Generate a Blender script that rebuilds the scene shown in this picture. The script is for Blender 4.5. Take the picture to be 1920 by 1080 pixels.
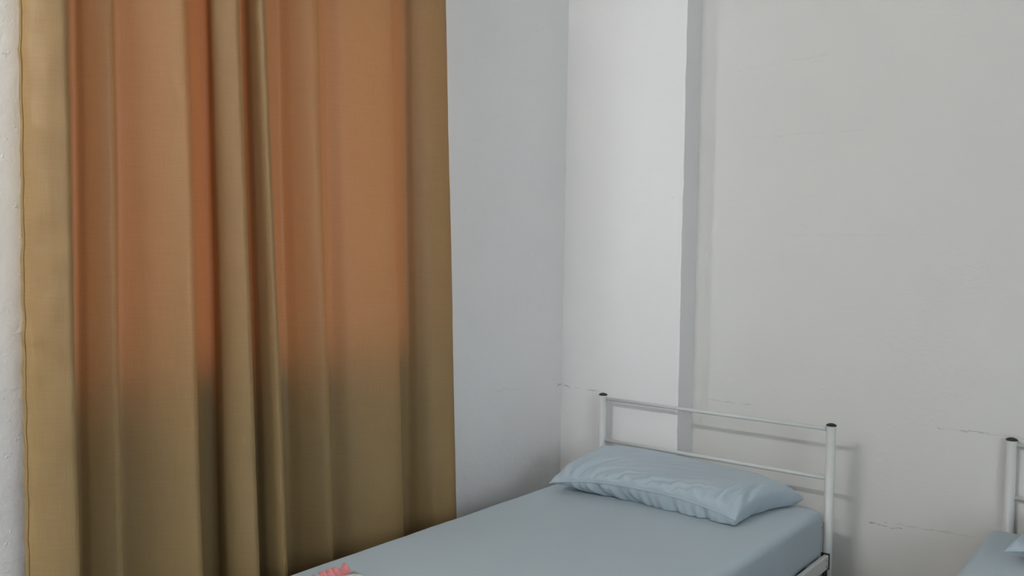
import bpy, bmesh, math, random
from mathutils import Vector, Matrix, noise
import numpy as np

random.seed(7)
for o in list(bpy.data.objects):
    bpy.data.objects.remove(o, do_unlink=True)
SC = bpy.context.scene
COL = SC.collection

# ------------------------------------------------------------------ camera
F_PX, YAW, PITCH, ROLL = 1650.0, 0.6662, 0.0434, 0.0162
CAM = Vector((2.150, -3.220, 1.4776))
fwd = Vector((-math.sin(YAW) * math.cos(PITCH), math.cos(YAW) * math.cos(PITCH), -math.sin(PITCH)))
rgt = Vector((math.cos(YAW), math.sin(YAW), 0))
upv = rgt.cross(fwd)
r2 = rgt * math.cos(ROLL) + upv * math.sin(ROLL)
u2 = -rgt * math.sin(ROLL) + upv * math.cos(ROLL)
cd = bpy.data.cameras.new('camera')
cd.sensor_fit = 'HORIZONTAL'; cd.sensor_width = 36.0
cd.lens = F_PX / 1920 * 36.0
cd.clip_start = 0.05
cam = bpy.data.objects.new('camera', cd)
COL.objects.link(cam)
m = Matrix((r2, u2, -fwd)).transposed().to_4x4()
m.translation = CAM
cam.matrix_world = m
SC.camera = cam

# ------------------------------------------------------------------ world, light, exposure
SKY_STRENGTH = 10.0
LAMP_STRENGTH = 350.0
SC.view_settings.view_transform = 'Standard'
SC.view_settings.look = 'None'
SC.view_settings.gamma = 1.0
SC.view_settings.use_curve_mapping = False
SC.view_settings.exposure = 0.04
w = bpy.data.worlds.new('daylight'); SC.world = w
w.use_nodes = True
bg = w.node_tree.nodes['Background']
bg.inputs['Color'].default_value = (0.90, 0.93, 1.0, 1)
bg.inputs['Strength'].default_value = SKY_STRENGTH

# the room: corner of wall_left and wall_back at the origin, room is x>0, y<0
ROOM_X, ROOM_Y, ROOM_Z = 4.3, -5.0, 3.25
WIN_Y0, WIN_Y1, WIN_Z0, WIN_Z1 = -2.32, -1.03, 1.11, 2.42
WIN2_Y0, WIN2_Y1, WIN2_Z0, WIN2_Z1 = -4.35, -2.45, 1.20, 2.50     # second window, in the right-hand wall
PIL_Y, PIL_X = -0.1275, 0.552

for px_, ya, yb, za, zb, rz in ((-0.14, WIN_Y0, WIN_Y1, WIN_Z0, WIN_Z1, -90), (ROOM_X + 0.14, WIN2_Y0, WIN2_Y1, WIN2_Z0, WIN2_Z1, 90)):
    pd = bpy.data.lights.new('window_daylight_portal', 'AREA')
    pd.shape = 'RECTANGLE'; pd.size = yb - ya; pd.size_y = zb - za
    pd.cycles.is_portal = True
    po = bpy.data.objects.new('window_daylight_portal', pd)
    COL.objects.link(po)
    po.location = (px_, (ya + yb) / 2, (za + zb) / 2)
    po.rotation_euler = (math.radians(90), 0, math.radians(rz))

# ------------------------------------------------------------------ materials
MATS = {}
class NB:
    def __init__(s, name):
        s.m = bpy.data.materials.new(name); s.m.use_nodes = True
        s.nt = s.m.node_tree; s.nt.nodes.clear()
        s.out = s.n('ShaderNodeOutputMaterial')
    def n(s, t, **kw):
        nd = s.nt.nodes.new(t)
        for k, v in kw.items(): setattr(nd, k, v)
        return nd
    def l(s, a, b): s.nt.links.new(a, b)
    def val(s, sock, v):
        if hasattr(v, 'is_output'): s.l(v, sock)
        else: sock.default_value = v
    def math(s, op, a, b=0.0, c=0.0, clamp=False):
        nd = s.n('ShaderNodeMath', operation=op, use_clamp=clamp)
        s.val(nd.inputs[0], a); s.val(nd.inputs[1], b); s.val(nd.inputs[2], c)
        return nd.outputs[0]
    def noise(s, vec, scale, detail=4, rough=0.55):
        nd = s.n('ShaderNodeTexNoise')
        s.l(vec, nd.inputs['Vector']); nd.inputs['Scale'].default_value = scale
        nd.inputs['Detail'].default_value = detail; nd.inputs['Roughness'].default_value = rough
        return nd.outputs['Fac']
    def mix(s, fac, a, b):
        nd = s.n('ShaderNodeMix', data_type='RGBA')
        s.val(nd.inputs['Factor'], fac); s.val(nd.inputs[6], a); s.val(nd.inputs[7], b)
        return nd.outputs[2]
    def coord(s, kind='Object'):
        return s.n('ShaderNodeTexCoord').outputs[kind]
    def mapping(s, vec, scale=(1, 1, 1)):
        nd = s.n('ShaderNodeMapping'); s.l(vec, nd.inputs['Vector']); nd.inputs['Scale'].default_value = scale
        return nd.outputs['Vector']
    def bump(s, h, strength, dist, normal=None):
        nd = s.n('ShaderNodeBump'); s.l(h, nd.inputs['Height'])
        nd.inputs['Strength'].default_value = strength; nd.inputs['Distance'].default_value = dist
        if normal is not None: s.l(normal, nd.inputs['Normal'])
        return nd.outputs['Normal']
    def principled(s, color, rough, normal=None, metal=0.0, spec=0.5, sheen=0.0):
        p = s.n('ShaderNodeBsdfPrincipled')
        s.val(p.inputs['Base Color'], color); s.val(p.inputs['Roughness'], rough)
        p.inputs['Metallic'].default_value = metal
        p.inputs['Specular IOR Level'].default_value = spec
        p.inputs['Sheen Weight'].default_value = sheen
        if normal is not None: s.l(normal, p.inputs['Normal'])
        s.l(p.outputs[0], s.out.inputs[0])
        return p

def mat_wall(name, col, rough_amt=1.0, cracks=()):
    """painted plaster: uneven trowelled relief, faint dirty patches, hairline cracks.
    cracks: (axis, a0, a1, z, slope, strength) along world axis 0=x 1=y"""
    b = NB(name)
    co = b.coord()
    big = b.noise(co, 1.3, 3)
    mid = b.noise(co, 9, 5)
    fine = b.noise(co, 75, 4, 0.65)
    # sparse paint crumbs
    cr = b.noise(co, 38, 3, 0.6)
    crumbs = b.math('MULTIPLY', b.math('SUBTRACT', cr, 0.63, clamp=True), 7.0, clamp=True)
    sep = b.n('ShaderNodeSeparateXYZ'); b.l(co, sep.inputs[0])
    z = sep.outputs[2]
    warp = b.math('MULTIPLY', b.math('SUBTRACT', b.noise(co, 22, 4, 0.7), 0.5), 0.035)
    crack = None
    brk = b.math('MULTIPLY', b.math('SUBTRACT', b.noise(co, 17, 2), 0.40, clamp=True), 6.0, clamp=True)
    for ax, a0, a1, zz, slope, st in cracks:
        a = sep.outputs[ax]
        line = b.math('ADD', b.math('MULTIPLY', b.math('SUBTRACT', a, a0), slope), zz)
        d = b.math('ABSOLUTE', b.math('ADD', b.math('SUBTRACT', z, line), warp))
        on = b.math('SUBTRACT', 1.0, b.math('DIVIDE', d, 0.0030), clamp=True)
        gate = b.math('MULTIPLY', b.math('GREATER_THAN', a, a0), b.math('LESS_THAN', a, a1))
        v = b.math('MULTIPLY', b.math('MULTIPLY', b.math('MULTIPLY', on, gate), brk), st)
        crack = v if crack is None else b.math('MAXIMUM', crack, v)
    dark = tuple(c * 0.93 for c in col[:3]) + (1,)
    c = b.mix(b.math('MULTIPLY', b.math('SUBTRACT', big, 0.35, clamp=True), 1.6, clamp=True), col + (1,), dark)
    c = b.mix(b.math('MULTIPLY', b.math('SUBTRACT', mid, 0.55, clamp=True), 0.5, clamp=True), c, tuple(k * 0.90 for k in col[:3]) + (1,))
    if crack is not None:
        c = b.mix(crack, c, (0.16, 0.15, 0.14, 1))
    n = b.bump(mid, 0.22 * rough_amt, 0.02)
    n = b.bump(fine, 0.16 * rough_amt, 0.004, n)
    n = b.bump(crumbs, 0.30 * rough_amt, 0.004, n)
    if crack is not None:
        n = b.bump(crack, -0.5, 0.004, n)
    b.principled(c, 0.62, n, spec=0.3)
    return b.m

WALLC = (0.695, 0.688, 0.668)
M_WBACK = mat_wall('painted_plaster_back', WALLC, 0.55, [
    (0, 1.25, 1.36, 0.528, 0.02, 0.9), (0, 1.30, 1.60, 0.542, 0.03, 0.28),
    (0, 1.46, 1.80, 0.899, 0.005, 0.5), (0, 0.62, 0.80, 0.895, 0.0, 0.30),
    (0, 0.70, 1.05, 2.18, 0.06, 0.14), (0, 0.75, 1.2, 1.92, 0.0, 0.10), (0, 0.9, 1.4, 1.55, 0.0, 0.10)])
M_WLEFT = mat_wall('painted_plaster_left', (0.815, 0.805, 0.805), 1.7, [
    (1, -0.62, -0.40, 0.93, -0.05, 0.12), (1, -0.16, -0.128, 0.90, 0.25, 0.6),
    (1, -2.5, -2.3, 1.12, 0.1, 0.12), (1, -2.5, -2.2, 0.72, 0.1, 0.12)])
M_PILLAR = mat_wall('painted_plaster_pillar', (0.815, 0.805, 0.81), 0.5, [
    (0, 0.008, 0.085, 0.898, -0.02, 1.0), (0, 0.06, 0.19, 0.897, -0.02, 0.5)])
M_WALL = mat_wall('painted_plaster_plain', WALLC, 0.6)
M_CEIL = mat_wall('ceiling_paint', (0.80, 0.80, 0.79), 0.4)

def mat_floor():
    b = NB('floor_tile')
    co = b.coord()
    br = b.n('ShaderNodeTexBrick'); br.offset = 0.0
    b.l(co, br.inputs['Vector'])
    br.inputs['Scale'].default_value = 1.0
    br.inputs['Brick Width'].default_value = 0.4; br.inputs['Row Height'].default_value = 0.4
    br.inputs['Mortar Size'].default_value = 0.004
    br.inputs['Color1'].default_value = (0.13, 0.115, 0.10, 1)
    br.inputs['Color2'].default_value = (0.15, 0.13, 0.115, 1)
    br.inputs['Mortar'].default_value = (0.07, 0.065, 0.06, 1)
    b.principled(br.outputs['Color'], 0.35)
    return b.m
M_FLOOR = mat_floor()

def mat_curtain():
    b = NB('tan_curtain_cloth')
    uv = b.coord('UV')
    wx = b.noise(b.mapping(uv, (900, 14, 1)), 1.0, 2)
    wy = b.noise(b.mapping(uv, (16, 1100, 1)), 1.0, 2)
    weave = b.math('MULTIPLY', b.math('ADD', wx, wy), 0.5)
    slub = b.noise(b.mapping(uv, (6, 160, 1)), 1.0, 3)
    big = b.noise(b.coord(), 2.0, 2)
    f = b.math('ADD', b.math('MULTIPLY', weave, 0.85), b.math('MULTIPLY', slub, 0.15))
    f = b.math('MULTIPLY', b.math('SUBTRACT', f, 0.36, clamp=True), 3.4, clamp=True)
    refl = b.mix(f, (0.235, 0.160, 0.070, 1), (0.295, 0.208, 0.098, 1))
    tran = b.mix(f, (0.033, 0.0074, 0.0021, 1), (0.025, 0.0056, 0.0016, 1))
    n = b.bump(weave, 0.25, 0.0015)
    d = b.n('ShaderNodeBsdfDiffuse'); b.l(refl, d.inputs['Color']); b.l(n, d.inputs['Normal']); d.inputs['Roughness'].default_value = 0.6
    t = b.n('ShaderNodeBsdfTranslucent'); b.l(tran, t.inputs['Color']); b.l(n, t.inputs['Normal'])
    a = b.n('ShaderNodeAddShader'); b.l(d.outputs[0], a.inputs[0]); b.l(t.outputs[0], a.inputs[1])
    g = b.n('ShaderNodeBsdfGlossy'); g.inputs['Roughness'].default_value = 0.5; g.inputs['Color'].default_value = (1, 0.92, 0.8, 1)
    b.l(n, g.inputs['Normal'])
    mx = b.n('ShaderNodeMixShader'); mx.inputs[0].default_value = 0.035
    b.l(a.outputs[0], mx.inputs[1]); b.l(g.outputs[0], mx.inputs[2])
    b.l(mx.outputs[0], b.out.inputs[0])
    return b.m
M_CURTAIN = mat_curtain()

def mat_cloth(name, col, scale=500, var=0.06, crumple=0.0, sheen=0.15):
    b = NB(name)
    co = b.coord()
    wv = b.math('ADD', b.noise(b.mapping(co, (scale, 12, 12)), 1.0, 2), b.noise(b.mapping(co, (12, scale, 12)), 1.0, 2))
    wv = b.math('MULTIPLY', wv, 0.5)
    big = b.noise(co, 3.0, 3)
    dk = tuple(c * (1 - var * 2) for c in col) + (1,)
    c = b.mix(b.math('MULTIPLY', b.math('ADD', b.math('MULTIPLY', wv, 0.6), b.math('MULTIPLY', big, 0.4)), 1.0, clamp=True), dk, tuple(min(1, k * (1 + var)) for k in col) + (1,))
    n = b.bump(wv, 0.15, 0.001)
    if crumple:
        n = b.bump(b.noise(co, 14, 3, 0.5), crumple, 0.012, n)
    b.principled(c, 0.85, n, spec=0.15, sheen=sheen)
    return b.m
M_SHEET = mat_cloth('blue_bed_sheet', (0.408, 0.490, 0.540), crumple=0.05)
M_PILLOW = mat_cloth('blue_pillowcase', (0.415, 0.497, 0.558), crumple=0.10)
M_PINK = mat_cloth('pink_ruffle_cloth', (0.60, 0.21, 0.22), crumple=0.1)

def mat_floral():
    b = NB('white_floral_cloth')
    co = b.coord()
    v = b.n('ShaderNodeTexVoronoi'); b.l(co, v.inputs['Vector']); v.inputs['Scale'].default_value = 16
    k = b.math('LESS_THAN', b.math('ADD', v.outputs['Distance'], b.math('MULTIPLY', b.noise(co, 60, 2), 0.25)), 0.42)
    c = b.mix(k, (0.66, 0.64, 0.62, 1), (0.30, 0.46, 0.44, 1))
    b.principled(c, 0.85, spec=0.15)
    return b.m
M_FLORAL = mat_floral()

def mat_paint(name, col, rough, metal=0.0):
    b = NB(name)
    n = b.bump(b.noise(b.coord(), 90, 3), 0.05, 0.002)
    c = b.mix(b.math('MULTIPLY', b.noise(b.coord(), 12, 3), 0.5), col + (1,), tuple(k * 0.92 for k in col) + (1,))
    b.principled(c, rough, n, metal)
    return b.m
M_WHITE = mat_paint('white_enamel_steel', (0.62, 0.635, 0.63), 0.38)
M_CAP = mat_paint('black_plastic', (0.018, 0.016, 0.016), 0.45)
M_STEEL = mat_paint('zinc_bolt', (0.55, 0.55, 0.55), 0.35, 0.9)
M_ALU = mat_paint('grey_aluminium', (0.55, 0.55, 0.56), 0.4, 0.6)
M_LAMPBODY = mat_paint('lamp_white', (0.8, 0.8, 0.8), 0.4)

def mat_glass():
    b = NB('window_glass')
    t = b.n('ShaderNodeBsdfTransparent'); t.inputs['Color'].default_value = (0.93, 0.96, 0.95, 1)
    g = b.n('ShaderNodeBsdfGlossy'); g.inputs['Roughness'].default_value = 0.03
    mx = b.n('ShaderNodeMixShader'); mx.inputs[0].default_value = 0.06
    b.l(t.outputs[0], mx.inputs[1]); b.l(g.outputs[0], mx.inputs[2]); b.l(mx.outputs[0], b.out.inputs[0])
    return b.m
M_GLASS = mat_glass()

def mat_emit(name, col, st):
    b = NB(name)
    e = b.n('ShaderNodeEmission'); e.inputs['Color'].default_value = col + (1,); e.inputs['Strength'].default_value = st
    b.l(e.outputs[0], b.out.inputs[0])
    return b.m
M_TUBE = mat_emit('fluorescent_tube_glow', (1.0, 0.985, 0.95), LAMP_STRENGTH)

# ------------------------------------------------------------------ helpers
def link(name, me, mat, parent=None, smooth=False):
    if smooth:
        for p in me.polygons: p.use_smooth = True
    me.materials.append(mat)
    o = bpy.data.objects.new(name, me)
    COL.objects.link(o)
    if parent is not None: o.parent = parent
    return o
def from_bm(name, bm, mat, parent=None, smooth=False):
    me = bpy.data.meshes.new(name)
    bmesh.ops.recalc_face_normals(bm, faces=bm.faces[:])
    bm.to_mesh(me); bm.free()
    return link(name, me, mat, parent, smooth)
def from_grid(name, P, mat, parent=None, closed_u=False, uv=None, flip=False):
    """P: array (nv, nu, 3)"""
    nv, nu, _ = P.shape
    verts = P.reshape(-1, 3).tolist()
    faces = []
    for j in range(nv - 1):
        for i in range(nu - (0 if closed_u else 1)):
            k = (i + 1) % nu
            q = (j * nu + i, j * nu + k, (j + 1) * nu + k, (j + 1) * nu + i)
            faces.append(q[::-1] if flip else q)
    me = bpy.data.meshes.new(name)
    me.from_pydata(verts, [], faces)
    if uv is not None:
        L = me.uv_layers.new(name='uv')
        U = uv.reshape(-1, 2)
        idx = np.empty(len(me.loops), dtype=np.int32); me.loops.foreach_get('vertex_index', idx)
        L.data.foreach_set('uv', U[idx].astype(np.float32).ravel())
    me.update()
    return link(name, me, mat, parent, True)
def box(bm, a, b, bevel=0.0, seg=2):
    r = bmesh.ops.create_cube(bm, size=1.0)
    vs = r['verts']
    c = [(a[i] + b[i]) / 2 for i in range(3)]; s = [abs(b[i] - a[i]) for i in range(3)]
    for v in vs:
        v.co = Vector((c[0] + v.co.x * s[0], c[1] + v.co.y * s[1], c[2] + v.co.z * s[2]))
    if bevel:
        es = {e for v in vs for e in v.link_edges}
        bmesh.ops.bevel(bm, geom=list(es), offset=bevel, segments=seg, affect='EDGES', profile=0.5)
def cyl(bm, a, b, r, seg=20, r2_=None):
    a, b = Vector(a), Vector(b); d = b - a
    mt = Matrix.Translation((a + b) / 2) @ d.to_track_quat('Z', 'Y').to_matrix().to_4x4()
    bmesh.ops.create_cone(bm, cap_ends=True, segments=seg, radius1=r, radius2=r if r2_ is None else r2_, depth=d.length, matrix=mt)
def lathe(bm, center, prof, seg=24):
    """prof: list of (r, z), axis z"""
    rings = []
    for r, z in prof:
        if r < 1e-6: rings.append([bm.verts.new((center[0], center[1], center[2] + z))])
        else: rings.append([bm.verts.new((center[0] + r * math.cos(2 * math.pi * i / seg), center[1] + r * math.sin(2 * math.pi * i / seg), center[2] + z)) for i in range(seg)])
    for A, B in zip(rings, rings[1:]):
        for i in range(seg):
            k = (i + 1) % seg
            if len(A) == 1: bm.faces.new((A[0], B[i], B[k]))
            elif len(B) == 1: bm.faces.new((A[i], A[k], B[0]))
            else: bm.faces.new((A[i], A[k], B[k], B[i]))
def empty(name, loc, label, cat, group=None):
    o = bpy.data.objects.new(name, None); COL.objects.link(o)
    o.empty_display_size = 0.1; o.location = loc
    return tag(o, label, cat, group)
def tag(o, label, cat=None, group=None, kind=None):
    o['label'] = label
    if cat: o['category'] = cat
    if group: o['group'] = group
    if kind: o['kind'] = kind
    return o
def struct(name, bm, mat, label, smooth=False):
    return tag(from_bm(name, bm, mat, None, smooth), label, None, None, 'structure')
def nz(x, y, z=0.0): return noise.noise(Vector((x, y, z)))

# ------------------------------------------------------------------ room shell
T = 0.16
bm = bmesh.new(); box(bm, (0 - T, ROOM_Y - T, -0.1), (ROOM_X + T, T, 0)); struct('floor', bm, M_FLOOR, 'dark tiled floor of the room below the beds')
bm = bmesh.new(); box(bm, (0 - T, ROOM_Y - T, ROOM_Z), (ROOM_X + T, T, ROOM_Z + 0.1)); struct('ceiling', bm, M_CEIL, 'white painted ceiling above the room')
bm = bmesh.new(); box(bm, (0 - T, 0, 0), (ROOM_X + T, T, ROOM_Z)); struct('wall_back', bm, M_WBACK, 'white painted wall behind the two bed headboards')
bm = bmesh.new()
box(bm, (ROOM_X, ROOM_Y, 0), (ROOM_X + T, WIN2_Y0, ROOM_Z)); box(bm, (ROOM_X, WIN2_Y1, 0), (ROOM_X + T, 0, ROOM_Z))
box(bm, (ROOM_X, WIN2_Y0, 0), (ROOM_X + T, WIN2_Y1, WIN2_Z0)); box(bm, (ROOM_X, WIN2_Y0, WIN2_Z1), (ROOM_X + T, WIN2_Y1, ROOM_Z))
struct('wall_right', bm, M_WALL, 'white painted wall on the right, out of frame')
bm = bmesh.new(); box(bm, (0 - T, ROOM_Y - T, 0), (ROOM_X + T, ROOM_Y, ROOM_Z)); struct('wall_front', bm, M_WALL, 'white painted wall behind the camera, out of frame')
bm = bmesh.new()
box(bm, (-T, ROOM_Y, 0), (0, WIN_Y0, ROOM_Z)); box(bm, (-T, WIN_Y1, 0), (0, 0, ROOM_Z))
box(bm, (-T, WIN_Y0, 0), (0, WIN_Y1, WIN_Z0)); box(bm, (-T, WIN_Y0, WIN_Z1), (0, WIN_Y1, ROOM_Z))
struct('wall_left', bm, M_WLEFT, 'rough white painted wall behind the tan curtain')

# corner pillar, its outer arris chipped and uneven
bm = bmesh.new()
N = 260; ring = []
for j in range(N + 1):
    z = ROOM_Z * j / N
    a = 0.0045 * nz(3.1, z * 3.0) + 0.0035 * nz(8.7, z * 14) + 0.002 * nz(5.2, z * 45)
    if 0.55 < z < 0.86: a -= 0.004 * max(0, nz(1.7, z * 25))
    ring.append([bm.verts.new(p) for p in ((0.0, PIL_Y, z), (PIL_X - 0.012 + a, PIL_Y + 0.0006, z), (PIL_X + a * 0.6, PIL_Y + 0.003 , z), (PIL_X, PIL_Y + 0.02, z), (PIL_X, -0.0, z))])
for A, B in zip(ring, ring[1:]):
    for i in range(4): bm.faces.new((A[i], A[i + 1], B[i + 1], B[i]))
struct('wall_pillar', bm, M_PILLAR, 'white painted corner pillar standing proud of the back wall')

# windows: one behind the curtain, one in the right-hand wall out of frame
def make_window(name, label, fx0, fx1, ya, yb, za, zb):
    wd = tag(bpy.data.objects.new(name, None), label, None, None, 'structure')
    COL.objects.link(wd)
    fw = 0.045
    bm = bmesh.new()
    box(bm, (fx0, ya, za), (fx1, ya + fw, zb)); box(bm, (fx0, yb - fw, za), (fx1, yb, zb))
    box(bm, (fx0, ya + fw, za), (fx1, yb - fw, za + fw)); box(bm, (fx0, ya + fw, zb - fw), (fx1, yb - fw, zb))
    from_bm('window_frame', bm, M_ALU, wd)
    mid = (ya + yb) / 2
    bm = bmesh.new(); box(bm, (fx0 + 0.01, mid - 0.025, za + fw), (fx1 - 0.01, mid + 0.025, zb - fw)); from_bm('mullion', bm, M_ALU, wd)
    gx = (fx0 + fx1) / 2
    for a, b_ in ((ya + fw, mid - 0.025), (mid + 0.025, yb - fw)):
        bm = bmesh.new(); box(bm, (gx - 0.003, a, za + fw), (gx + 0.003, b_, zb - fw)); from_bm('pane', bm, M_GLASS, wd)
make_window('window_1', 'aluminium window hidden behind the tan curtain', -0.11, -0.05, WIN_Y0, WIN_Y1, WIN_Z0, WIN_Z1)
make_window('window_2', 'aluminium window in the right-hand wall, out of frame', ROOM_X + 0.05, ROOM_X + 0.11, WIN2_Y0, WIN2_Y1, WIN2_Z0, WIN2_Z1)
mid = (WIN_Y0 + WIN_Y1) / 2

# ------------------------------------------------------------------ fluorescent lamp on the ceiling (the room's light, behind the camera)
LX, LY, LZ = 0.48, -4.55, ROOM_Z
lamp = empty('tube_lamp', (LX, LY, LZ), 'white fluorescent tube lamp on the ceiling behind the camera', 'lamp')
bm = bmesh.new(); box(bm, (-0.63, -0.03, -0.045), (0.63, 0.03, 0), 0.006); from_bm('lamp_body', bm, M_LAMPBODY, lamp)
bm = bmesh.new(); cyl(bm, (-0.585, 0, -0.085), (0.585, 0, -0.085), 0.016, 16); from_bm('tube', bm, M_TUBE, lamp, True)
for s in (-1, 1):
    bm = bmesh.new(); box(bm, (s * 0.587, -0.022, -0.108), (s * 0.615, 0.022, -0.045), 0.004); from_bm('tube_holder', bm, M_LAMPBODY, lamp)

# ------------------------------------------------------------------ curtain
def cam_y(px, x, py=500):
    """world y on the vertical plane x seen at column px of row py of the photograph"""
    d = fwd + r2 * (px - 960) / F_PX - u2 * (py - 540) / F_PX
    t = (x - CAM.x) / d.x
    return CAM.y + t * d.y
PROF = [  # (column, distance from the wall) of the pleats, measured once at mid height
    (42, .084), (48, .112), (62, .140), (95, .170), (125, .186), (135, .186), (138, .172), (134, .120), (128, .070), (134, .042),
    (148, .045), (165, .078), (190, .105), (212, .122), (220, .120), (222, .108), (219, .078), (224, .062),
    (245, .075), (280, .105), (322, .138), (352, .164), (362, .166), (366, .145), (360, .065), (366, .026), (384, .018), (400, .032),
    (405, .075), (414, .118), (440, .150), (462, .168), (468, .156), (464, .105), (459, .068), (464, .052),
    (474, .070), (486, .112), (502, .146), (514, .162), (519, .150), (513, .090), (508, .050), (515, .026),
    (534, .028), (556, .060), (582, .092), (602, .112), (609, .108), (611, .088), (607, .055), (618, .046),
    (650, .078), (690, .106), (726, .124), (743, .122), (746, .100), (741, .055), (746, .032),
    (762, .034), (780, .062), (806, .094), (830, .112), (843, .118), (847, .112)]
def catmull(P, n):
    P = np.array(P, float)
    Q = np.vstack([2 * P[0] - P[1], P, 2 * P[-1] - P[-2]])
    out = []
    for i in range(len(P) - 1):
        p0, p1, p2, p3 = Q[i:i + 4]
        k = n
        for t in np.linspace(0, 1, k, endpoint=False):
            # centripetal-ish: damp tangents to avoid overshoot
            m1 = (p2 - p0) * 0.42; m2 = (p3 - p1) * 0.42
            L = np.linalg.norm(p2 - p1)
            for mm in (m1, m2):
                ln = np.linalg.norm(mm)
                if ln > 1.2 * L: mm *= 1.2 * L / ln
            h = 2 * t**3 - 3 * t**2 + 1, t**3 - 2 * t**2 + t, -2 * t**3 + 3 * t**2, t**3 - t**2
            out.append(h[0] * p1 + h[1] * m1 + h[2] * p2 + h[3] * m2)
    out.append(P[-1])
    return np.array(out)
prof = catmull([(cam_y(px, x), x) for px, x in PROF], 9)
CZ0, CZ1, NR = 0.06, 2.60, 150
arc = np.concatenate([[0], np.cumsum(np.linalg.norm(np.diff(prof, axis=0), axis=1))])
P = np.zeros((NR, len(prof), 3)); UV = np.zeros((NR, len(prof), 2))
y0, y1 = prof[0, 0], prof[-1, 0]
for j in range(NR):
    z = CZ0 + (CZ1 - CZ0) * j / (NR - 1)
    dz = 1.35 - z
    amp = 1.0 + 0.24 * dz
    for i, (y, x) in enumerate(prof):
        k = min(1, max(0, (y - y0) / 0.7))
        yy = y + (0.004 + 0.040 * k) * dz
        # the pleats wander a little on their way down
        yy += 0.006 * nz(y * 2.2, z * 1.1, 4.0)
        xx = 0.088 + (x - 0.088) * amp + 0.003 * nz(y * 5, z * 1.6, 9.0)
        # small crumples, mostly near the free left edge
        e = math.exp(-((y - y0) / 0.07) ** 2)
        xx += (0.0010 + 0.006 * e) * nz(y * 22, z * 13, 2.0)
        yy += 0.004 * math.exp(-((y - y0) / 0.02) ** 2) * nz(1.0, z * 24, 6.0)
        xx += 0.0022 * math.exp(-((y - y0) / 0.15) ** 2) * nz(y * 9 + z * 7, z * 9, 3.0)
        P[j, i] = (xx, yy, z); UV[j, i] = (arc[i], z)
curt = empty('curtain', (0.088, (y0 + y1) / 2, CZ0), 'long tan curtain hanging in deep pleats over the window, glowing orange', 'curtain')
def rel(o):                       # keep world-space vertices under a moved Empty
    o.matrix_parent_inverse = Matrix.Translation(-o.parent.location)
    return o
rel(from_grid('curtain_panel', P, M_CURTAIN, curt, uv=UV))
# folded and stitched hem along the free left edge: a second layer just behind the cloth
nh = 10
H = P[:, :nh].copy(); H[:, :, 0] -= 0.0035; H[:, :, 1] -= 0.001
rel(from_grid('side_hem', H, M_CURTAIN, curt, uv=UV[:, :nh], flip=True))
# heading tape at the top
Hd = P[-5:, :].copy(); Hd[:, :, 0] -= 0.003
rel(from_grid('heading_tape', Hd, M_CURTAIN, curt, uv=UV[-5:, :], flip=True))

rod = empty('curtain_rod', (0.088, mid, 2.62), 'slim metal rod above the frame carrying the tan curtain', 'curtain rod')
bm = bmesh.new(); cyl(bm, (0, y0 - mid - 0.12, 0), (0, y1 - mid + 0.12, 0), 0.011, 16); from_bm('rod', bm, M_ALU, rod, True)
for s in (y0 - mid - 0.06, y1 - mid + 0.06):
    bm = bmesh.new(); box(bm, (-0.088, s - 0.008, -0.02), (-0.082, s + 0.008, 0.03)); box(bm, (-0.082, s - 0.005, -0.018), (0.0, s + 0.005, -0.0105)); from_bm('bracket', bm, M_ALU, rod)
for s in (y0 - mid - 0.12, y1 - mid + 0.12):
    bm = bmesh.new(); bmesh.ops.create_uvsphere(bm, u_segments=16, v_segments=10, radius=0.02, matrix=Matrix.Translation((0, s, 0))); from_bm('finial', bm, M_ALU, rod, True)

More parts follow.
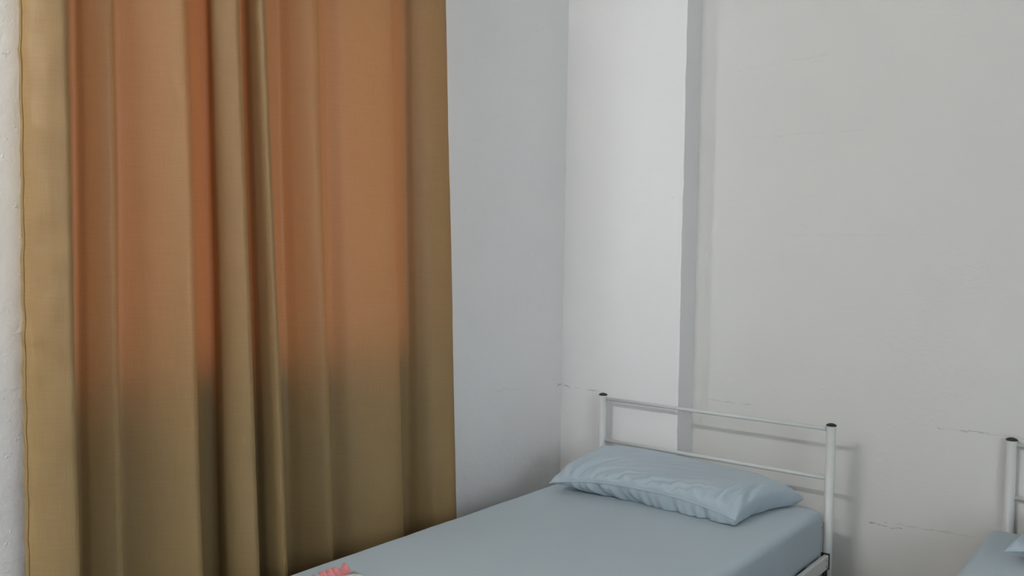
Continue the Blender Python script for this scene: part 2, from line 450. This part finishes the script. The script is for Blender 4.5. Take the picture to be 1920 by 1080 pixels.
# ------------------------------------------------------------------ beds
BW, BL, PH, PR = 0.92, 1.97, 0.893, 0.0162
def make_bed(loc, label, sz):
    e = empty('metal_bed', loc, label, 'bed', 'white steel beds along the wall')
    def post(x, y, h):
        bm = bmesh.new(); cyl(bm, (x, y, 0.0), (x, y, h), PR, 28)
        p = from_bm('post', bm, M_WHITE, e); 
        for f in p.data.polygons: f.use_smooth = abs(f.normal.z) < 0.5
        bm = bmesh.new(); lathe(bm, (x, y, h), [(0, -0.012), (PR - 0.003, -0.012), (PR - 0.003, 0), (PR + 0.0012, 0), (PR + 0.0014, 0.0025), (PR * 0.85, 0.006), (PR * 0.45, 0.0085), (0, 0.0095)], 28)
        c = from_bm('post_cap', bm, M_CAP, p, True); c['label'] = 'black plastic end cap'
        return p
    posts = [post(0, 0, PH), post(BW, 0, PH), post(0, -BL, 0.60), post(BW, -BL, 0.60)]
    def bar(name, y, z, r):
        bm = bmesh.new(); cyl(bm, (PR * 0.9, y, z), (BW - PR * 0.9, y, z), r, 18)
        o = from_bm(name, bm, M_WHITE, e, True)
        for f in o.data.polygons: f.use_smooth = abs(f.normal.x) < 0.5
        return o
    bar('headboard_bar', 0, 0.880, 0.0068); bar('headboard_bar', 0, 0.710, 0.0075); bar('headboard_bar', 0, 0.545, 0.0085)
    bar('footboard_bar', -BL, 0.57, 0.0068); bar('footboard_bar', -BL, 0.45, 0.0075)
    for x in (0, BW):
        s = 1 if x else -1
        bm = bmesh.new()
        box(bm, (x - s * 0.004, -BL + PR + 0.004, 0.405), (x + s * 0.012, -PR - 0.004, 0.452), 0.003, 2)
        rl = from_bm('side_rail', bm, M_WHITE, e)
        for y in (-PR - 0.0035, -BL + PR + 0.0035):
            d = -1 if y > -1 else 1
            bm = bmesh.new(); box(bm, (x - 0.014, y - 0.0032, 0.402), (x + 0.0145, y + 0.0030, 0.456)); o = from_bm('joint_pad', bm, M_CAP, rl); o['label'] = 'black plastic pad between rail and post'
            bm = bmesh.new(); box(bm, (x - 0.006, y - 0.012 if d < 0 else y, 0.372), (x + 0.010, y if d < 0 else y + 0.012, 0.404), 0.003); 
            lathe(bm, (x + 0.004, y + d * 0.02, 0.368), [(0, 0), (0.007, 0), (0.007, 0.012), (0.004, 0.012), (0.004, 0.036), (0, 0.036)], 12)
            o = from_bm('hook', bm, M_CAP, rl); o['label'] = 'small black hook bolt under the rail end'
            for zz in (0.418, 0.440):
                bm = bmesh.new(); cyl(bm, (x + s * 0.0118, y + d * 0.022, zz), (x + s * 0.0150, y + d * 0.022, zz), 0.0042, 12, 0.003)
                from_bm('rivet', bm, M_STEEL, rl, True)
        # angle ledge carrying the slats
        bm = bmesh.new(); box(bm, (x - s * 0.030, -BL + 0.05, sz - 0.0245), (x - s * 0.0035, -0.05, sz - 0.0205)); from_bm('rail_ledge', bm, M_WHITE, rl)
    bm = bmesh.new(); box(bm, (0.006, -0.045, sz - 0.02), (BW - 0.006, 0.045, sz), 0.003)
    sm = bm; me = bpy.data.meshes.new('slat'); bmesh.ops.recalc_face_normals(sm, faces=sm.faces[:]); sm.to_mesh(me); sm.free()
    me.materials.append(M_WHITE)
    for k in range(9):
        o = bpy.data.objects.new('slat', me); COL.objects.link(o); o.parent = e; o.location = (0, -0.14 - k * (BL - 0.28) / 8, 0)
    return e
B1 = (0.247, -0.1875); B2 = (1.686, -0.0225)
make_bed((B1[0], B1[1], 0), 'white steel bed with two-bar headboard beside the tan curtain', 0.418)
make_bed((B2[0], B2[1], 0), 'white steel bed cut off by the right edge of the photo', 0.4535)

def make_mattress(x0, x1, y0, y1, z0, z1, label, seed):
    """fitted-sheet mattress, rounded edges, slightly slack cloth"""
    cx, cy = (x0 + x1) / 2, (y0 + y1) / 2
    hx, hy, hz = (x1 - x0) / 2, (y1 - y0) / 2, z1 - z0
    rc = 0.020
    def ring(ins, n=40):
        ax, ay = hx - ins, hy - ins; r = max(rc - ins * 0.3, 0.010)
        r = min(r, ax, ay); pts = []
        nx, ny, nc = 44, 84, 10
        def seg(a, b, k): return [(a[0] + (b[0] - a[0]) * t / k, a[1] + (b[1] - a[1]) * t / k) for t in range(k)]
        def arcp(c, a0): return [(c[0] + r * math.cos(a0 + math.pi / 2 * t / nc), c[1] + r * math.sin(a0 + math.pi / 2 * t / nc)) for t in range(nc)]
        pts += arcp((ax - r, ay - r), 0) + seg((ax - r, ay), (-ax + r, ay), nx)
        pts += arcp((-ax + r, ay - r), math.pi / 2) + seg((-ax, ay - r), (-ax, -ay + r), ny)
        pts += arcp((-ax + r, -ay + r), math.pi) + seg((-ax + r, -ay), (ax - r, -ay), nx)
        pts += arcp((ax - r, -ay + r), 1.5 * math.pi) + seg((ax, -ay + r), (ax, ay - r), ny)
        return pts
    rings = []
    R = 0.032; Rb = 0.045
    prof = []
    prof += [(0.30, 0.0), (0.12, 0.0)]
    for t in range(7): a = t / 6 * math.pi / 2; prof.append((Rb * (1 - math.sin(a)), Rb * (1 - math.cos(a))))
    prof += [(0.001, hz * 0.42), (0.0, hz * 0.5), (0.0, hz * 0.58)]
    for t in range(9): a = t / 8 * math.pi / 2; prof.append((R * (1 - math.cos(a)), hz - R * (1 - math.sin(a))))
    for k in range(1, 15): prof.append((R + (hx - R - 0.006) * k / 14, hz))
    for ins, z in prof:
        row = []
        for x, y in ring(ins):
            X, Y, Z = cx + x, cy + y, z0 + z
            top = min(1, max(0, (z - hz * 0.8) / (hz * 0.2)))
            inn = min(1, max(0, (ins - 0.02) / 0.15))
            # crowned top, slack ripples down the sides
            Z += top * (0.008 * (1 - (x / hx) ** 2) * inn + 0.0022 * nz(X * 3, Y * 3, seed) * inn + 0.0012 * nz(X * 9 + Y * 4, Y * 5, seed + 3))
            side = 1 - top
            q = 0.003 * side * nz(X * 7 + Y * 7, z * 10, seed + 5) + 0.0015 * nz(X * 30, Y * 30, z * 12 + seed)
            ln = math.hypot(x / hx, y / hy) + 1e-6
            X += q * x / hx; Y += q * y / hy * 0.6
            # sheet edge seam: faint ridge where top meets the side
            row.append((X, Y, Z))
        rings.append(row)
    o = from_grid('mattress', np.array(rings), M_SHEET, closed_u=True)
    me = o.data
    bm = bmesh.new(); bm.from_mesh(me)
    bmesh.ops.holes_fill(bm, edges=[e for e in bm.edges if e.is_boundary], sides=0)
    bmesh.ops.recalc_face_normals(bm, faces=bm.faces[:])
    bm.to_mesh(me); bm.free()
    for p in me.polygons: p.use_smooth = True
    tag(o, label, 'mattress', 'mattresses in pale blue fitted sheets')
    return o
MT = 0.607
make_mattress(B1[0] + 0.010, B1[0] + BW - 0.012, B1[1] - BL + 0.03, B1[1] - 0.022, 0.419, MT, 'pale blue sheeted mattress on the bed beside the tan curtain', 1.0)
make_mattress(B2[0] - 0.050, B2[0] + BW - 0.030, B2[1] - BL + 0.03, B2[1] - 0.022, 0.4545, MT, 'pale blue sheeted mattress corner at the lower right edge', 21.0)

# ------------------------------------------------------------------ pillows
def make_pillow(FL, FR, BR, BL_, thick, label, seed, folds, floor_z, arch=0.034):
    """corner positions are the seam corners; two cloth faces puffed either side of the seam"""
    FL, FR, BR, BL_ = map(np.array, (FL, FR, BR, BL_))
    NU, NV = 190, 120
    def surf(sign):
        P = np.zeros((NV, NU, 3))
        for j in range(NV):
            v = -1 + 2 * j / (NV - 1)
            for i in range(NU):
                u = -1 + 2 * i / (NU - 1)
                # denser near edges
                uu = math.sin(u * math.pi / 2) * 0.45 + u * 0.55; vv = math.sin(v * math.pi / 2) * 0.45 + v * 0.55
                # seams draw in between the corners
                a = (1 + uu * (1 - 0.055 * (1 - vv * vv))) / 2; b = (1 + vv * (1 - 0.085 * (1 - uu * uu))) / 2
                base = FL * (1 - a) * (1 - b) + FR * a * (1 - b) + BR * a * b + BL_ * (1 - a) * b
                eu = max(0, 1 - abs(uu) ** 7.0); ev = max(0, 1 - abs(vv) ** 4.5)
                h = (thick if sign > 0 else 0.095) * (eu ** 0.5) * (ev ** 0.5) * (1 + 0.25 * a * (sign > 0))
                if sign < 0: h *= 1 - 0.55 * math.exp(-((1 + vv) / 0.45) ** 2) * max(0, 1 - a * 1.5)
                q = base.copy(); q[2] += arch * (1 - abs(uu * vv) ** 2.5)
                edge = min(eu, 1) * min(ev, 1)
                # puckers gathered along the seam
                fr = math.exp(-((1 + vv) / 0.30) ** 2) + 0.7 * math.exp(-((1 - abs(uu)) / 0.16) ** 2)
                pk = 0.014 * fr * nz(a * 26 + (b * 5 if sign > 0 else -b * 8), b * 4, seed + sign) * min(1, h / 0.02)
                pk += 0.006 * nz(a * 4.2, b * 3.2, seed + 11) * edge
                pk += 0.0030 * nz(a * 13 - b * 8, b * 9, seed + 17) * edge
                pk += 0.0040 * max(0, 1 - b * 2.2) * (0.35 - abs(nz(a * 9 - b * 7, b * 5, seed + 23))) * edge
                if sign > 0:
                    for (a0, b0, a1, b1, wd_, ht) in folds:
                        dx, dy = a1 - a0, b1 - b0; L2 = dx * dx + dy * dy
                        t = ((a - a0) * dx + (b - b0) * dy) / L2
                        if -0.1 < t < 1.1:
                            bend = 0.018 * math.sin(t * math.pi)
                            dist = ((a - a0) * dy - (b - b0) * dx) / math.sqrt(L2) + bend
                            fall = max(0, min(1, (t + 0.1) * 8)) * max(0, 1.1 - t) ** 1.2
                            pk += 2.2 * ht * min(1, h / 0.035) * fall * (math.exp(-(dist / wd_) ** 2) - 0.8 * math.exp(-((dist - wd_ * 1.5) / wd_) ** 2))
                pk = max(pk, -0.45 * h)
                q[2] += sign * h + pk * (1 if sign > 0 else -0.8)
                # cloth bulges outwards over the front seam
                out = (0.012 if sign > 0 else -0.004) * math.exp(-((1 + vv) / 0.25) ** 2) * eu * min(1, h / 0.03) + (0.8 * pk if sign < 0 else 0)
                q[1] -= out
                if q[2] < floor_z + 0.0015: q[2] = floor_z + 0.0015 + 0.0004 * (q[2] - floor_z)
                P[j, i] = q
        return P
    top, bot = surf(1), surf(-1)
    verts = np.concatenate([top.reshape(-1, 3), bot.reshape(-1, 3)])
    faces = []
    n = NU * NV
    for j in range(NV - 1):
        for i in range(NU - 1):
            q = [j * NU + i, j * NU + i + 1, (j + 1) * NU + i + 1, (j + 1) * NU + i]
            faces.append(q); faces.append([n + k for k in q[::-1]])
    me = bpy.data.meshes.new('pillow'); me.from_pydata(verts.tolist(), [], faces)
    bm = bmesh.new(); bm.from_mesh(me); bmesh.ops.remove_doubles(bm, verts=bm.verts[:], dist=0.0004)
    bmesh.ops.recalc_face_normals(bm, faces=bm.faces[:]); bm.to_mesh(me); bm.free()
    o = link('pillow', me, M_PILLOW, None, True)
    tag(o, label, 'pillow', 'pillows in pale blue cases')
    # stitched seam along the open edge: slim raised cord following the cloth
    bm = bmesh.new()
    path = [Vector(top[0, i]) + Vector((0, -0.0008, 0.0)) for i in range(NU)]
    rings = []
    for i, p in enumerate(path):
        t = (path[min(i + 1, NU - 1)] - path[max(i - 1, 0)]).normalized()
        s = t.cross(Vector((0, 0, 1))).normalized(); u_ = s.cross(t)
        rings.append([bm.verts.new(p + s * 0.0022 * math.cos(k * math.pi / 3) + u_ * 0.0022 * math.sin(k * math.pi / 3)) for k in range(6)])
    for A, B in zip(rings, rings[1:]):
        for k in range(6): bm.faces.new((A[k], A[(k + 1) % 6], B[(k + 1) % 6], B[k]))
    from_bm('seam', bm, M_PILLOW, o, True)
    return o
PZ = MT + 0.008
FOLDS = [(0.13, 0.03, 0.27, 0.42, 0.013, 0.006), (0.22, 0.03, 0.36, 0.24, 0.010, 0.0065), (0.31, 0.03, 0.47, 0.20, 0.012, 0.005),
         (0.44, 0.03, 0.70, 0.20, 0.014, 0.005), (0.58, 0.04, 0.86, 0.18, 0.014, 0.0045), (0.90, 0.10, 0.93, 0.5, 0.012, 0.0035), (0.96, 0.2, 0.92, 0.7, 0.012, 0.0035)]
make_pillow((0.340, -0.680, PZ + 0.032), (1.020, -0.625, PZ + 0.022), (1.095, -0.225, PZ + 0.018), (0.275, -0.225, PZ + 0.057), 0.041,
            'pale blue pillow lying against the headboard beside the curtain', 2.0, FOLDS, PZ)
make_pillow((1.735, -0.410, PZ + 0.030), (2.43, -0.400, PZ + 0.030), (2.46, -0.065, PZ + 0.030), (1.80, -0.065, PZ + 0.030), 0.042,
            'pale blue pillow corner at the lower right edge', 9.0, FOLDS[:4], PZ)

# ------------------------------------------------------------------ ruffled cloth on the near end of the bed
RC = (0.420, -1.690)
rc_ = empty('ruffled_cloth', (RC[0], RC[1], PZ), 'white patterned cloth with a pink ruffled edge lying on the bed', 'cloth')
ang = math.radians(-4)
E2 = (math.cos(ang), -math.sin(ang)); E1 = (-math.sin(ang), -math.cos(ang))      # across, and along the frilled edge
def loc(u, v, z): return (u * E2[0] + v * E1[0], u * E2[1] + v * E1[1], z)
nu, nv = 70, 60
Pc = np.zeros((nv, nu, 3))
for j in range(nv):
    for i in range(nu):
        u = -1 + 2 * i / (nu - 1); v = -1 + 2 * j / (nv - 1)
        h = 0.030 * (max(0, 1 - abs(u) ** 4) ** 0.5) * (max(0, 1 - abs(v) ** 4) ** 0.5) + 0.005 * nz(u * 3, v * 3, 4) + 0.002 * nz(u * 9, v * 7, 5) + 0.004
        k = 1 - 0.06 * (u * u * v * v)
        Pc[j, i] = loc(0.14 + 0.14 * u * k, 0.12 + 0.12 * v * k, max(h, 0.0015))
from_grid('cloth_body', Pc, M_FLORAL, rc_)
nr = 260
Pr = np.zeros((11, nr, 3))
for i in range(nr):
    t_ = i / (nr - 1)
    v0 = 0.004 + 0.236 * t_
    ph = i * 0.25 + 1.6 * nz(i * 0.04, 0.3)
    for k in range(11):
        t = k / 10
        wob = math.sin(ph) * 0.006 * t + 0.006 * t * nz(i * 0.11, 7.0)
        uu = 0.012 - (0.040 + 0.008 * nz(i * 0.06, 3.0)) * t
        zz = 0.014 + 0.020 * math.sin(t * 2.3) - 0.008 * t + wob
        fan = -0.014 * t * max(0, 1 - t_ * 8)          # the frill fans out round the corner
        Pr[k, i] = loc(uu, v0 + fan + 0.004 * t * math.cos(ph), max(zz, 0.0015))
o = from_grid('ruffle', Pr, M_PINK, rc_); o['label'] = 'gathered pink frill'
